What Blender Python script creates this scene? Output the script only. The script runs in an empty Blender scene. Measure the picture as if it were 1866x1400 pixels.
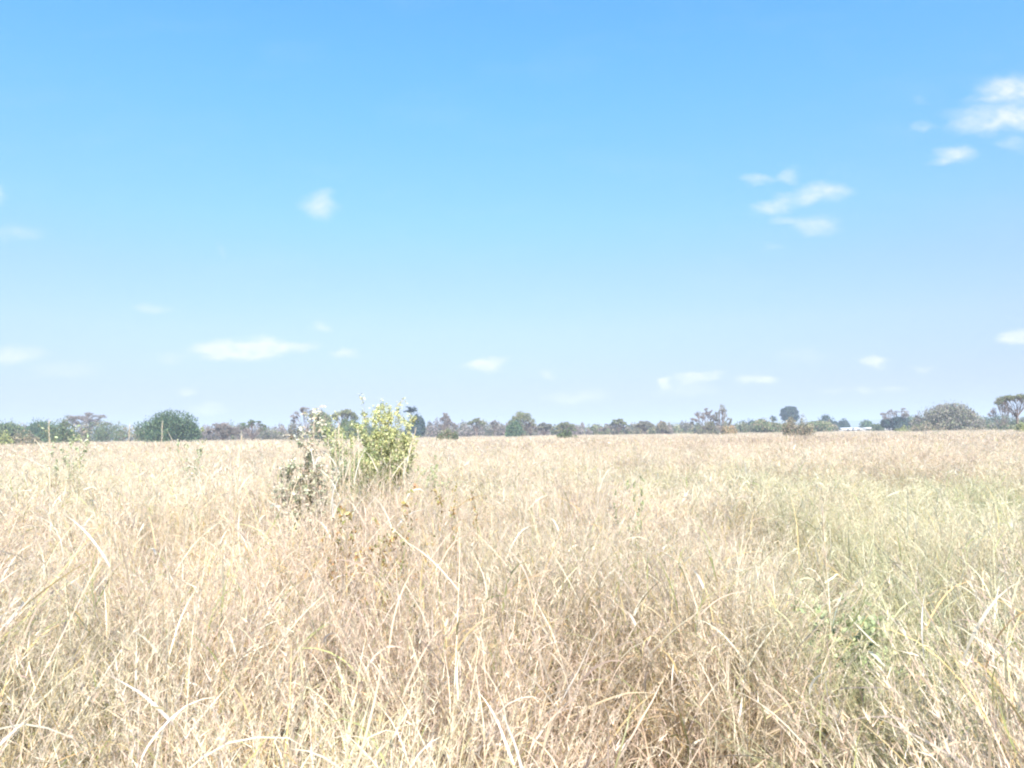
import bpy, math, random
import numpy as np
from mathutils import Matrix, Vector, Euler

# ------------------------------------------------------------------ camera, sky, sun, exposure
sc = bpy.context.scene
col = sc.collection
W0, H0 = 1866.0, 1400.0
FPX = 1410.0                       # focal length in photo pixels
EYE = 1.6
PITCH = math.radians(3.70)
ROLL = math.radians(0.82)
cam_d = bpy.data.cameras.new("camera")
cam = bpy.data.objects.new("camera", cam_d)
col.objects.link(cam)
cam_d.sensor_width = 36.0
cam_d.lens = 36.0 * FPX / W0
cam_d.clip_start = 0.05
cam_d.clip_end = 20000
CAMROT = Matrix.Rotation(math.radians(90) + PITCH, 3, 'X') @ Matrix.Rotation(-ROLL, 3, 'Z')
cam.matrix_world = Matrix.Translation((0, 0, EYE)) @ CAMROT.to_4x4()
sc.camera = cam

def ray(px, py):
    return CAMROT @ Vector(((px - W0 / 2) / FPX, -(py - H0 / 2) / FPX, -1.0))

def at(px, py, D):
    """world point seen at photo pixel, on the plane y = D"""
    d = ray(px, py)
    return Vector((0, 0, EYE)) + d * (D / d.y)

SUN_EL, SUN_AZ = math.radians(44), math.radians(170)     # azimuth clockwise from +Y: behind and a little to the right
sc.view_settings.view_transform = 'Standard'
sc.view_settings.look = 'None'
sc.view_settings.gamma = 1
sc.view_settings.exposure = 1.74
sc.cycles.max_bounces = 7
sc.cycles.diffuse_bounces = 4
sc.cycles.transmission_bounces = 4
sc.cycles.volume_bounces = 0
sc.cycles.transparent_max_bounces = 6
sc.cycles.use_denoising = True
sc.cycles.filter_width = 2.1

world = bpy.data.worlds.new("World")
sc.world = world
world.use_nodes = True
nt = world.node_tree
nt.nodes.clear()
N = nt.nodes.new
def L(a, b): nt.links.new(a, b)
wout = N('ShaderNodeOutputWorld'); bg = N('ShaderNodeBackground'); sky = N('ShaderNodeTexSky')
sky.sky_type = 'NISHITA'; sky.sun_disc = False
sky.sun_elevation = SUN_EL; sky.sun_rotation = SUN_AZ
sky.altitude = 900; sky.air_density = 1.35; sky.dust_density = 1.2; sky.ozone_density = 2.2
SKY_STRENGTH = 0.13
bg.inputs['Strength'].default_value = SKY_STRENGTH
# clouds: soft puffs fixed to compass directions, warped by noise
tc = N('ShaderNodeTexCoord')
sep = N('ShaderNodeSeparateXYZ'); L(tc.outputs['Generated'], sep.inputs[0])
ymax = N('ShaderNodeMath'); ymax.operation = 'MAXIMUM'; L(sep.outputs[1], ymax.inputs[0]); ymax.inputs[1].default_value = 0.05
dx = N('ShaderNodeMath'); dx.operation = 'DIVIDE'; L(sep.outputs[0], dx.inputs[0]); L(ymax.outputs[0], dx.inputs[1])
dz = N('ShaderNodeMath'); dz.operation = 'DIVIDE'; L(sep.outputs[2], dz.inputs[0]); L(ymax.outputs[0], dz.inputs[1])
cmb = N('ShaderNodeCombineXYZ'); L(dx.outputs[0], cmb.inputs[0]); L(dz.outputs[0], cmb.inputs[1])
def noise_warp(src, scale, amp, detail=4):
    mp = N('ShaderNodeMapping'); mp.inputs['Scale'].default_value = (scale, scale * 1.7, 1); L(src, mp.inputs[0])
    nz = N('ShaderNodeTexNoise'); nz.inputs['Scale'].default_value = 1; nz.inputs['Detail'].default_value = detail
    L(mp.outputs[0], nz.inputs['Vector'])
    sb = N('ShaderNodeVectorMath'); sb.operation = 'SUBTRACT'; L(nz.outputs['Color'], sb.inputs[0]); sb.inputs[1].default_value = (.5, .5, .5)
    ml = N('ShaderNodeVectorMath'); ml.operation = 'MULTIPLY'; L(sb.outputs[0], ml.inputs[0]); ml.inputs[1].default_value = (amp, amp * .7, 0)
    ad = N('ShaderNodeVectorMath'); ad.operation = 'ADD'; L(src, ad.inputs[0]); L(ml.outputs[0], ad.inputs[1])
    return ad.outputs[0], nz
p1, nz1 = noise_warp(cmb.outputs[0], 24, 0.040, 9)
PUFFS = [(430,636,86,22,1.0),(485,634,44,16,.6),(395,645,40,14,.6),(545,635,42,10,.4),(585,376,33,28,.75),(598,352,20,10,.25),
 (585,598,22,12,.4),(628,643,24,9,.5),(275,562,32,12,.28),(402,458,10,18,.16),(25,647,64,19,.5),(30,424,56,16,.3),(0,355,12,18,.4),
 (338,713,18,9,.5),(378,748,30,13,.45),(120,675,70,15,.18),(310,650,30,12,.15),(888,663,36,12,.8),(875,658,16,10,.5),(1000,680,20,8,.3),(1048,724,62,14,.4),
 (1213,699,14,9,.8),(1250,706,64,14,.25),(1262,688,34,9,.8),(1295,684,26,6,.5),(1380,691,34,10,.85),(1594,657,27,11,.85),
 (1682,674,24,7,.35),(1572,711,26,7,.4),(1625,708,28,7,.3),(1855,615,36,14,.95),(1465,650,50,14,.12),(1520,715,30,7,.2),
 (1500,350,52,21,.8),(1455,364,42,14,.5),(1405,379,42,13,.65),(1382,327,36,11,.45),(1438,321,23,17,.5),(1430,400,28,10,.4),
 (1485,409,46,20,.55),(1412,448,22,8,.2),(1738,283,38,18,.75),(1715,297,28,10,.4),(1845,160,64,30,.95),(1795,182,40,13,.5),
 (1850,212,76,28,.95),(1780,232,60,17,.6),(1760,208,50,18,.3),(1680,232,28,10,.35),(1850,262,28,20,.3),(1675,185,20,10,.12)]
acc = None
for (x, y, a, b, s) in PUFFS:
    d = ray(x, y); cx, cz = d.x / d.y, d.z / d.y
    sb = N('ShaderNodeVectorMath'); sb.operation = 'SUBTRACT'; L(p1, sb.inputs[0]); sb.inputs[1].default_value = (cx, cz, 0)
    ml = N('ShaderNodeVectorMath'); ml.operation = 'MULTIPLY'; L(sb.outputs[0], ml.inputs[0]); ml.inputs[1].default_value = (FPX / (a * 1.12), FPX / (b * 1.12), 0)
    ln = N('ShaderNodeVectorMath'); ln.operation = 'LENGTH'; L(ml.outputs[0], ln.inputs[0])
    mr = N('ShaderNodeMapRange'); mr.interpolation_type = 'SMOOTHSTEP'
    mr.inputs['From Min'].default_value = 1.18; mr.inputs['From Max'].default_value = 0.1
    mr.inputs['To Min'].default_value = 0; mr.inputs['To Max'].default_value = s * (1.5 if y > 550 else 1.0)
    L(ln.outputs['Value'], mr.inputs['Value'])
    if acc is None: acc = mr.outputs[0]
    else:
        m = N('ShaderNodeMath'); m.operation = 'ADD'; L(acc, m.inputs[0]); L(mr.outputs[0], m.inputs[1]); acc = m.outputs[0]
# wisps of thin cloud everywhere low over the horizon
mpw = N('ShaderNodeMapping'); mpw.inputs['Scale'].default_value = (5, 16, 1); L(cmb.outputs[0], mpw.inputs[0])
nzw = N('ShaderNodeTexNoise'); nzw.inputs['Scale'].default_value = 1; nzw.inputs['Detail'].default_value = 6; L(mpw.outputs[0], nzw.inputs['Vector'])
mrw = N('ShaderNodeMapRange'); mrw.inputs['From Min'].default_value = .52; mrw.inputs['From Max'].default_value = .8; mrw.inputs['To Max'].default_value = .06
L(nzw.outputs[0], mrw.inputs[0])
m = N('ShaderNodeMath'); m.operation = 'ADD'; L(acc, m.inputs[0]); L(mrw.outputs[0], m.inputs[1]); acc = m.outputs[0]
fm = N('ShaderNodeMath'); fm.operation = 'GREATER_THAN'; L(sep.outputs[1], fm.inputs[0]); fm.inputs[1].default_value = .06
mm = N('ShaderNodeMath'); mm.operation = 'MULTIPLY'; mm.use_clamp = True; L(acc, mm.inputs[0]); L(fm.outputs[0], mm.inputs[1])
mf = N('ShaderNodeMath'); mf.operation = 'MULTIPLY'; L(mm.outputs[0], mf.inputs[0]); mf.inputs[1].default_value = .8
mpe = N('ShaderNodeMapping'); mpe.inputs['Scale'].default_value = (60, 95, 1); L(cmb.outputs[0], mpe.inputs[0])
nze = N('ShaderNodeTexNoise'); nze.inputs['Scale'].default_value = 1; nze.inputs['Detail'].default_value = 6; L(mpe.outputs[0], nze.inputs['Vector'])
mre = N('ShaderNodeMapRange'); mre.inputs['From Min'].default_value = .3; mre.inputs['From Max'].default_value = .65; mre.inputs['To Min'].default_value = .45; mre.inputs['To Max'].default_value = .84; L(nze.outputs[0], mre.inputs[0]); L(mre.outputs[0], mf.inputs[1])
hs = N('ShaderNodeMix'); hs.data_type = 'RGBA'; hs.blend_type = 'MULTIPLY'; hs.inputs[0].default_value = 1
L(sky.outputs[0], hs.inputs[6])
# the sky texture's white balance and airlight, by elevation
rz = N('ShaderNodeMapRange'); rz.inputs['From Max'].default_value = .5; L(sep.outputs[2], rz.inputs[0])
cr_ = N('ShaderNodeValToRGB'); L(rz.outputs[0], cr_.inputs[0]); el_ = cr_.color_ramp.elements
RAMP = [(0.0, (0.174, 0.198, 0.343)), (0.04, (0.163, 0.188, 0.319)), (0.122, (0.207, 0.222, 0.339)), (0.264, (0.289, 0.3, 0.35)), (0.402, (0.305, 0.354, 0.401)), (0.534, (0.3, 0.423, 0.473)), (0.662, (0.29, 0.467, 0.549)), (0.782, (0.273, 0.504, 0.622)), (0.894, (0.258, 0.527, 0.708)), (1.0, (0.245, 0.538, 0.802))]
el_[0].position = 0; el_[0].color = RAMP[0][1] + (1,); el_[1].position = 1; el_[1].color = RAMP[-1][1] + (1,)
for q_, c_ in RAMP[1:-1]:
    e_ = el_.new(q_); e_.color = c_ + (1,)
L(cr_.outputs[0], hs.inputs[7])
mixc = N('ShaderNodeMix'); mixc.data_type = 'RGBA'
L(mf.outputs[0], mixc.inputs[0]); L(hs.outputs[2], mixc.inputs[6]); mixc.inputs[7].default_value = (2.5, 2.53, 2.68, 1)
L(mixc.outputs[2], bg.inputs['Color']); L(bg.outputs[0], wout.inputs[0])

sun_d = bpy.data.lights.new("sun", 'SUN'); sun_d.energy = 4.85; sun_d.angle = math.radians(0.53); sun_d.color = (1, .95, .875)
sun = bpy.data.objects.new("sun", sun_d); col.objects.link(sun)
sdir = Vector((math.sin(SUN_AZ) * math.cos(SUN_EL), math.cos(SUN_AZ) * math.cos(SUN_EL), math.sin(SUN_EL)))
sun.rotation_euler = sdir.to_track_quat('Z', 'Y').to_euler()

# ------------------------------------------------------------------ helpers
rng = np.random.default_rng(7)

class Acc:
    """collects quads (as strips of vertices) and colours and becomes ONE mesh"""
    def __init__(s): s.v = []; s.f = []; s.c = []; s.n = 0
    def add(s, v, f, c):
        v = np.asarray(v, dtype=np.float32).reshape(-1, 3)
        c = np.asarray(c, dtype=np.float32)
        if c.ndim == 1: c = np.tile(c, (len(v), 1))
        s.v.append(v); s.f.append(np.asarray(f, dtype=np.int64) + s.n); s.c.append(c); s.n += len(v)
    def mesh(s, name, mat, smooth=False):
        v = np.concatenate(s.v); f = np.concatenate(s.f); c = np.concatenate(s.c)
        me = bpy.data.meshes.new(name)
        me.vertices.add(len(v)); me.vertices.foreach_set('co', v.ravel())
        me.loops.add(f.size); me.loops.foreach_set('vertex_index', f.ravel().astype(np.int32))
        me.polygons.add(len(f)); me.polygons.foreach_set('loop_start', np.arange(0, f.size, 4, dtype=np.int32))
        if smooth: me.polygons.foreach_set('use_smooth', np.ones(len(f), dtype=bool))
        at_ = me.color_attributes.new('tint', 'FLOAT_COLOR', 'POINT')
        at_.data.foreach_set('color', np.concatenate([c, np.ones((len(c), 1), np.float32)], 1).ravel())
        me.update(calc_edges=True)
        me.materials.append(mat)
        return me

def cross(a, b): return np.cross(a, b)
def nrm(a): return a / np.maximum(np.linalg.norm(a, axis=-1, keepdims=True), 1e-9)

def blades(acc, base, az, lean, bend, Ln, Wd, seg, colr, twist=None, wander=0.0, prof=2.2, droop=0.0):
    """n curved tapering ribbons; returns the centre curves (n, seg+1, 3)"""
    n = len(az)
    if twist is None: twist = rng.uniform(0, math.pi, n)
    P = np.zeros((n, seg + 1, 3)); T = np.zeros((n, seg + 1, 3)); P[:, 0] = base
    a = az.copy()
    for k in range(seg + 1):
        s = k / seg
        th = lean + bend * s ** 1.5
        T[:, k, 0] = np.sin(th) * np.cos(a); T[:, k, 1] = np.sin(th) * np.sin(a); T[:, k, 2] = np.cos(th)
        if k < seg: P[:, k + 1] = P[:, k] + T[:, k] * (Ln / seg)[:, None]
        a = a + rng.normal(0, 1, n) * wander
    up = np.array([0, 0, 1.0])
    A = nrm(cross(T, np.stack([-np.sin(az) * .3, np.cos(az) * .3, np.ones(n)], 1)[:, None, :] * 1.0 + 1e-4))
    B = nrm(cross(T, A))
    tw = twist[:, None] + np.linspace(0, 1, seg + 1)[None, :] * rng.normal(0, .8, n)[:, None]
    S = A * np.cos(tw)[..., None] + B * np.sin(tw)[..., None]
    s = np.linspace(0, 1, seg + 1)[None, :]
    w = (Wd[:, None] * (1 - .97 * s ** prof) * (.75 + .25 * np.minimum(1, s * 5))) * .5
    V = np.stack([P - S * w[..., None], P + S * w[..., None]], 2)     # n, seg+1, 2, 3
    i = np.arange(n)[:, None] * (seg + 1) * 2 + np.arange(seg)[None, :] * 2
    F = np.stack([i, i + 1, i + 3, i + 2], -1).reshape(-1, 4)
    C = np.repeat(colr, (seg + 1) * 2, axis=0)
    acc.add(V, F, C)
    return P

def on_curves(P, m, s0, s1):
    """m random points on each curve between s0 and s1"""
    n, K, _ = P.shape
    t = rng.uniform(s0, s1, (n, m)) * (K - 1)
    k = np.minimum(t.astype(int), K - 2); fr = (t - k)[..., None]
    ii = np.arange(n)[:, None]
    return (P[ii, k] * (1 - fr) + P[ii, k + 1] * fr).reshape(-1, 3), (t / (K - 1)).ravel()

def pick(n, cols, wts, jit=.12):
    cols = np.array(cols); idx = rng.choice(len(cols), n, p=np.array(wts) / sum(wts))
    c = cols[idx] * (1 + rng.normal(0, jit, (n, 1))) * (1 + rng.normal(0, jit * .25, (n, 3)))
    return np.clip(c, .01, .92)

def cards(acc, c, size, colr, aspect=2.0, up=0.0):
    """leaf-shaped quads (diamonds with a fold) centred on c"""
    n = len(c)
    size = np.broadcast_to(size, (n,))
    d = nrm(rng.normal(0, 1, (n, 3)) + np.array([0, 0, up])); e = nrm(cross(d, rng.normal(0, 1, (n, 3))))
    g = cross(d, e)
    a = d * size[:, None] * .5; b = e * (size / aspect)[:, None] * .5; h = g * (size * .12)[:, None]
    V = np.stack([c - a, c - a * .1 + b + h, c + a, c - a * .1 - b + h], 1)
    F = np.arange(n * 4).reshape(-1, 4)
    acc.add(V, F, np.repeat(colr, 4, axis=0))

def tube(acc, pts, rad, colr, sides=6):
    pts = np.asarray(pts, float); rad = np.asarray(rad, float); K = len(pts)
    T = nrm(np.gradient(pts, axis=0)); ref = np.array([.3, .9, .15])
    A = nrm(cross(T, ref)); B = cross(T, A)
    th = np.linspace(0, 2 * math.pi, sides, endpoint=False)
    V = pts[:, None] + (A[:, None] * np.cos(th)[None, :, None] + B[:, None] * np.sin(th)[None, :, None]) * rad[:, None, None]
    i = np.arange(K - 1)[:, None] * sides; j = np.arange(sides)[None]; j2 = (j + 1) % sides
    F = np.stack([i + j, i + j2, i + sides + j2, i + sides + j], -1).reshape(-1, 4)
    acc.add(V, F, np.asarray(colr, float))

def branch(a, b, n=5, sag=.0, wob=.05):
    a = np.asarray(a, float); b = np.asarray(b, float); t = np.linspace(0, 1, n)[:, None]
    p = a + (b - a) * t; ln = np.linalg.norm(b - a)
    w = rng.normal(0, wob * ln, (n, 3)); w[0] = 0; w[-1] = 0
    p = p + w; p[:, 2] += (np.sin(t[:, 0] * math.pi)) * sag * ln
    return p

def tag(o, label=None, cat=None, group=None, kind=None):
    if label: o['label'] = label
    if cat: o['category'] = cat
    if group: o['group'] = group
    if kind: o['kind'] = kind
    return o

def obj(name, me, parent=None, loc=(0, 0, 0)):
    o = bpy.data.objects.new(name, me); col.objects.link(o); o.location = loc
    if parent: o.parent = parent
    return o

def thing(name, loc, label, cat, group=None):
    return tag(obj(name, None, None, loc), label, cat, group)

# ------------------------------------------------------------------ materials
def mat_base(name):
    m = bpy.data.materials.new(name); m.use_nodes = True; t = m.node_tree; t.nodes.clear()
    return m, t, t.nodes.new, t.links.new

def leaf_mat(name, trans=.35, rough=.55, spec=.35, inst=False, nscale=.6, namt=.25):
    m, t, n, l = mat_base(name)
    out = n('ShaderNodeOutputMaterial'); pr = n('ShaderNodeBsdfPrincipled'); tr = n('ShaderNodeBsdfTranslucent'); mx = n('ShaderNodeMixShader')
    at_ = n('ShaderNodeAttribute'); at_.attribute_name = 'tint'
    colr = at_.outputs['Color']
    if inst:
        g = n('ShaderNodeAttribute'); g.attribute_type = 'INSTANCER'; g.attribute_name = 'green'
        b = n('ShaderNodeAttribute'); b.attribute_type = 'INSTANCER'; b.attribute_name = 'brown'
        lum = n('ShaderNodeRGBToBW'); l(colr, lum.inputs[0])
        # green and brown tints keep each blade's own lightness
        for src, tint in ((g, (.87, .91, .50, 1)), (b, (.89, .64, .46, 1))):
            tc_ = n('ShaderNodeMix'); tc_.data_type = 'RGBA'; tc_.blend_type = 'MULTIPLY'; tc_.inputs[0].default_value = 1
            l(lum.outputs[0], tc_.inputs[6]); tc_.inputs[7].default_value = tint
            mx2 = n('ShaderNodeMix'); mx2.data_type = 'RGBA'; l(src.outputs['Fac'], mx2.inputs[0]); l(colr, mx2.inputs[6]); l(tc_.outputs[2], mx2.inputs[7])
            colr = mx2.outputs[2]
    if inst:
        oi = n('ShaderNodeObjectInfo'); vr = n('ShaderNodeMapRange'); vr.inputs['To Min'].default_value = .74; vr.inputs['To Max'].default_value = 1.1
        l(oi.outputs['Random'], vr.inputs[0]); mv = n('ShaderNodeMix'); mv.data_type = 'RGBA'; mv.blend_type = 'MULTIPLY'; mv.inputs[0].default_value = 1
        l(colr, mv.inputs[6]); l(vr.outputs[0], mv.inputs[7]); colr = mv.outputs[2]
    ge = n('ShaderNodeNewGeometry'); nz = n('ShaderNodeTexNoise'); nz.inputs['Scale'].default_value = nscale; nz.inputs['Detail'].default_value = 4
    l(ge.outputs['Position'], nz.inputs['Vector'])
    mr = n('ShaderNodeMapRange'); mr.inputs['From Min'].default_value = .3; mr.inputs['From Max'].default_value = .7
    mr.inputs['To Min'].default_value = 1 - namt; mr.inputs['To Max'].default_value = 1 + namt * .6; l(nz.outputs[0], mr.inputs[0])
    ml = n('ShaderNodeMix'); ml.data_type = 'RGBA'; ml.blend_type = 'MULTIPLY'; ml.inputs[0].default_value = 1
    l(colr, ml.inputs[6]); l(mr.outputs[0], ml.inputs[7]); colr = ml.outputs[2]
    l(colr, pr.inputs['Base Color']); l(colr, tr.inputs['Color'])
    pr.inputs['Roughness'].default_value = rough; pr.inputs['Specular IOR Level'].default_value = spec
    mx.inputs[0].default_value = trans; l(pr.outputs[0], mx.inputs[1]); l(tr.outputs[0], mx.inputs[2]); l(mx.outputs[0], out.inputs[0])
    return m

M_GRASS = leaf_mat('dry_grass_blades', .50, .5, .45, inst=True, nscale=.5, namt=.2)
M_LEAF = leaf_mat('shrub_leaves', .45, .5, .35, nscale=1.5, namt=.2)
M_CROWN = leaf_mat('tree_foliage', .22, .6, .25, nscale=.35, namt=.3)
M_BARK = leaf_mat('bark', 0, .85, .1, nscale=3, namt=.35)

def ground_mat():
    m, t, n, l = mat_base('savanna_soil')
    out = n('ShaderNodeOutputMaterial'); pr = n('ShaderNodeBsdfPrincipled'); ge = n('ShaderNodeNewGeometry')
    n1 = n('ShaderNodeTexNoise'); n1.inputs['Scale'].default_value = .03; n1.inputs['Detail'].default_value = 8; l(ge.outputs['Position'], n1.inputs['Vector'])
    n2 = n('ShaderNodeTexNoise'); n2.inputs['Scale'].default_value = 9; n2.inputs['Detail'].default_value = 8; l(ge.outputs['Position'], n2.inputs['Vector'])
    r1 = n('ShaderNodeValToRGB'); e = r1.color_ramp.elements
    e[0].position = .35; e[0].color = (.20, .145, .09, 1); e[1].position = .68; e[1].color = (.30, .22, .14, 1)
    l(n1.outputs[0], r1.inputs[0])
    r2 = n('ShaderNodeValToRGB'); e = r2.color_ramp.elements
    e[0].position = .3; e[0].color = (.55, .5, .45, 1); e[1].position = .7; e[1].color = (1.1, 1.05, 1, 1); l(n2.outputs[0], r2.inputs[0])
    mx = n('ShaderNodeMix'); mx.data_type = 'RGBA'; mx.blend_type = 'MULTIPLY'; mx.inputs[0].default_value = 1
    l(r1.outputs[0], mx.inputs[6]); l(r2.outputs[0], mx.inputs[7]); l(mx.outputs[2], pr.inputs['Base Color'])
    pr.inputs['Roughness'].default_value = .95
    bp = n('ShaderNodeBump'); bp.inputs['Strength'].default_value = .6; bp.inputs['Distance'].default_value = .05; l(n2.outputs[0], bp.inputs['Height']); l(bp.outputs[0], pr.inputs['Normal'])
    l(pr.outputs[0], out.inputs[0]); return m

def flat_mat(name, c, rough=.8, nz=8, amt=.12):
    m, t, n, l = mat_base(name)
    out = n('ShaderNodeOutputMaterial'); pr = n('ShaderNodeBsdfPrincipled'); ge = n('ShaderNodeNewGeometry')
    n1 = n('ShaderNodeTexNoise'); n1.inputs['Scale'].default_value = nz; n1.inputs['Detail'].default_value = 5; l(ge.outputs['Position'], n1.inputs['Vector'])
    r = n('ShaderNodeValToRGB'); e = r.color_ramp.elements
    e[0].position = .3; e[0].color = tuple(x * (1 - amt) for x in c) + (1,); e[1].position = .7; e[1].color = tuple(min(1, x * (1 + amt)) for x in c) + (1,)
    l(n1.outputs[0], r.inputs[0]); l(r.outputs[0], pr.inputs['Base Color']); pr.inputs['Roughness'].default_value = rough
    l(pr.outputs[0], out.inputs[0]); return m

# ------------------------------------------------------------------ ground and far hills
R = 3000.0
def grid_ground():
    a = Acc(); xs = np.concatenate([-np.geomspace(R, 2, 26), np.geomspace(2, R, 26)])
    X, Y = np.meshgrid(xs, xs, indexing='ij'); k = len(xs)
    r = np.hypot(X, Y)
    Z = .06 * np.sin(X * .7 + 1) * np.sin(Y * .55) * np.clip(r / 4, 0, 1) * np.clip(60 / np.maximum(r, 1), 0, 1)
    V = np.stack([X, Y, Z], -1).reshape(-1, 3)
    i = np.arange(k - 1)[:, None] * k + np.arange(k - 1)[None]
    F = np.stack([i, i + k, i + k + 1, i + 1], -1).reshape(-1, 4)
    a.add(V, F, (.4, .33, .22)); return a
tag(obj('ground', grid_ground().mesh('ground', ground_mat(), True)), kind='structure')

M_HILL = flat_mat('hill_scrub', (.10, .13, .10), .95, .01, .3)
def hill(label_x0, x1, ytops, D, depth):
    """a ridge whose crest follows the listed pixel heights, with a real far side"""
    a = Acc(); m = 40; xs = np.linspace(label_x0, x1, m)
    yt = np.interp(xs, np.linspace(label_x0, x1, len(ytops)), ytops)
    rows = []
    for q, (dy, hf) in enumerate([(-depth, -.01), (-depth * .55, .45), (-depth * .25, .82), (0, 1), (depth * .3, .8), (depth, -.01)]):
        row = []
        for x, y in zip(xs, yt):
            p = at(x, y, D); h = max(p.z, .5)
            row.append((p.x, D + dy + 20 * math.sin(x * .13 + q), h * hf + (6 * math.sin(x * .31 + q * 2) if 0 < q < 3 else 0) * (h / 60)))
        rows.append(row)
    V = np.array(rows).reshape(-1, 3); i = np.arange(5)[:, None] * m + np.arange(m - 1)[None]
    F = np.stack([i, i + 1, i + m + 1, i + m], -1).reshape(-1, 4)
    a.add(V, F, (.1, .1, .1)); return a.mesh('hills', M_HILL, True)
for (x0, x1, yt, D, dp) in ((1160, 1262, [788, 782, 777, 770, 768, 772, 779, 787], 1500, 300),
                            (1340, 2050, [780, 771, 769, 768, 769, 766, 767, 764, 762, 760, 758, 757, 758, 760, 758, 757, 762, 766, 770, 772], 1600, 300),
                            (-200, 520, [795, 790, 788, 789, 786, 787, 788, 786, 789, 792], 1600, 300)):
    tag(obj('hills', hill(x0, x1, yt, D, dp)), kind='structure')

# ------------------------------------------------------------------ grass
STRAW, PALE, PINK, GREY = (.62, .50, .325), (.775, .68, .53), (.66, .51, .395), (.57, .485, .395)
GOLD, BRN, GRN, WHT = (.62, .46, .21), (.40, .25, .14), (.36, .40, .15), (.84, .79, .68)

src = bpy.data.collections.new('grass sources')      # never linked: only the instancer reads it
def add_src(cl, name, acc):
    o = bpy.data.objects.new(name, acc.mesh(name, M_GRASS)); cl.objects.link(o)

def near_tuft(kind):
    a = Acc()
    n = {'fine': 54, 'leafy': 26, 'broad': 16, 'plume': 40, 'stalk': 16}[kind]
    r = rng.uniform(0, 1, n) ** .7 * .15; th = rng.uniform(0, 6.283, n)
    base = np.stack([r * np.cos(th), r * np.sin(th), np.zeros(n)], 1)
    az = th + rng.normal(0, .9, n)
    Ln = rng.uniform(.5, 1.15, n) * {'fine': 1, 'leafy': .95, 'broad': .8, 'plume': 1.12, 'stalk': 1.2}[kind]
    lean = np.abs(rng.normal(.10, .12, n)); bend = rng.gamma(1.6, .26, n)
    if kind == 'stalk': lean *= .5; bend *= .25
    c = pick(n, [STRAW, PALE, PINK, GREY, GOLD, GRN], {'fine': [4, 3, 4, 2, 2, .6], 'leafy': [4, 3, 2, 2, 2, 2], 'stalk': [3, 6, 3, 2, 1, .2], 'broad': [3, 5, 1, 1, 1, 1.5], 'plume': [3, 4, 4, 2, 1, .3]}[kind])
    P = blades(a, base, az, lean, bend, Ln, rng.uniform(.0018, .0034, n) * (1.5 if kind == 'stalk' else 1.1), 8, c, wander=.12, prof=5)
    # leaves that spring from the stems
    m = {'fine': 2, 'leafy': 4, 'broad': 4, 'plume': 2, 'stalk': 2}[kind]
    b, s = on_curves(P, m, .15, .85); k = len(b)
    c = pick(k, [STRAW, PALE, PINK, GREY, GOLD, GRN, WHT], [4, 4, 3, 2, 2, 1.6, 1])
    big = kind == 'broad'
    blades(a, b, rng.uniform(0, 6.283, k), rng.uniform(.12, .9, k), rng.gamma(2.0, .55, k), rng.uniform(.11, .34, k) * (1.15 if big else 1),
           rng.uniform(.003, .0072, k) * (1.5 if big else 1), 6, c, wander=.12)
    # a few pale papery leaves
    k = {'fine': 1, 'leafy': 3, 'broad': 7, 'plume': 1, 'stalk': 3}[kind]
    b, s = on_curves(P[:k], 1, .3, .8)
    blades(a, b, rng.uniform(0, 6.283, k), rng.uniform(.1, .8, k), rng.gamma(2.5, .6, k), rng.uniform(.10, .26, k), rng.uniform(.006, .013, k), 8,
           pick(k, [WHT, PALE], [2, 1], .05), wander=.15)
    # seed heads and fuzz
    m = {'fine': 26, 'leafy': 16, 'broad': 10, 'plume': 44, 'stalk': 30}[kind]
    b, s = on_curves(P, m, .68, 1.0); k = len(b)
    blades(a, b, rng.uniform(0, 6.283, k), rng.uniform(.1, 1.0, k), rng.uniform(0, 1.0, k), rng.uniform(.012, .04, k), rng.uniform(.0022, .0045, k), 1,
           pick(k, [PINK, PALE, STRAW, GREY], [4, 4, 2, 2]))
    # matted litter of short bits round the stems
    m = {'fine': 7, 'leafy': 13, 'broad': 12, 'plume': 5, 'stalk': 4}[kind]
    b, s = on_curves(P, m, .1, .75); k = len(b)
    blades(a, b, rng.uniform(0, 6.283, k), rng.uniform(.1, 1.3, k), rng.uniform(-.2, .7, k), rng.uniform(.025, .09, k), rng.uniform(.0016, .0032, k), 2,
           pick(k, [STRAW, PALE, PINK, GREY, GOLD, GRN], [3, 3, 4, 3, 2, 1.6]), wander=.15)
    return a

def short_tuft():
    """low litter and green shoots near the soil"""
    a = Acc(); n = 60
    r = rng.uniform(0, 1, n) ** .6 * .28; th = rng.uniform(0, 6.283, n)
    base = np.stack([r * np.cos(th), r * np.sin(th), np.zeros(n)], 1)
    P = blades(a, base, rng.uniform(0, 6.283, n), np.abs(rng.normal(.3, .3, n)), rng.gamma(2, .5, n), rng.uniform(.15, .5, n), rng.uniform(.003, .006, n), 6,
           pick(n, [(.30, .19, .11), (.20, .125, .075), PINK, GRN, GREY], [5, 4, 1, 1.5, 1]), wander=.2)
    b, s = on_curves(P, 6, .2, .9); k = len(b)
    blades(a, b, rng.uniform(0, 6.283, k), rng.uniform(.5, 2.0, k), rng.uniform(-.4, 1.2, k), rng.uniform(.03, .12, k), rng.uniform(.003, .005, k), 2,
           pick(k, [(.30, .19, .11), (.20, .125, .075), PINK, GREY], [5, 4, 1, 1]), wander=.3)
    return a

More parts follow.
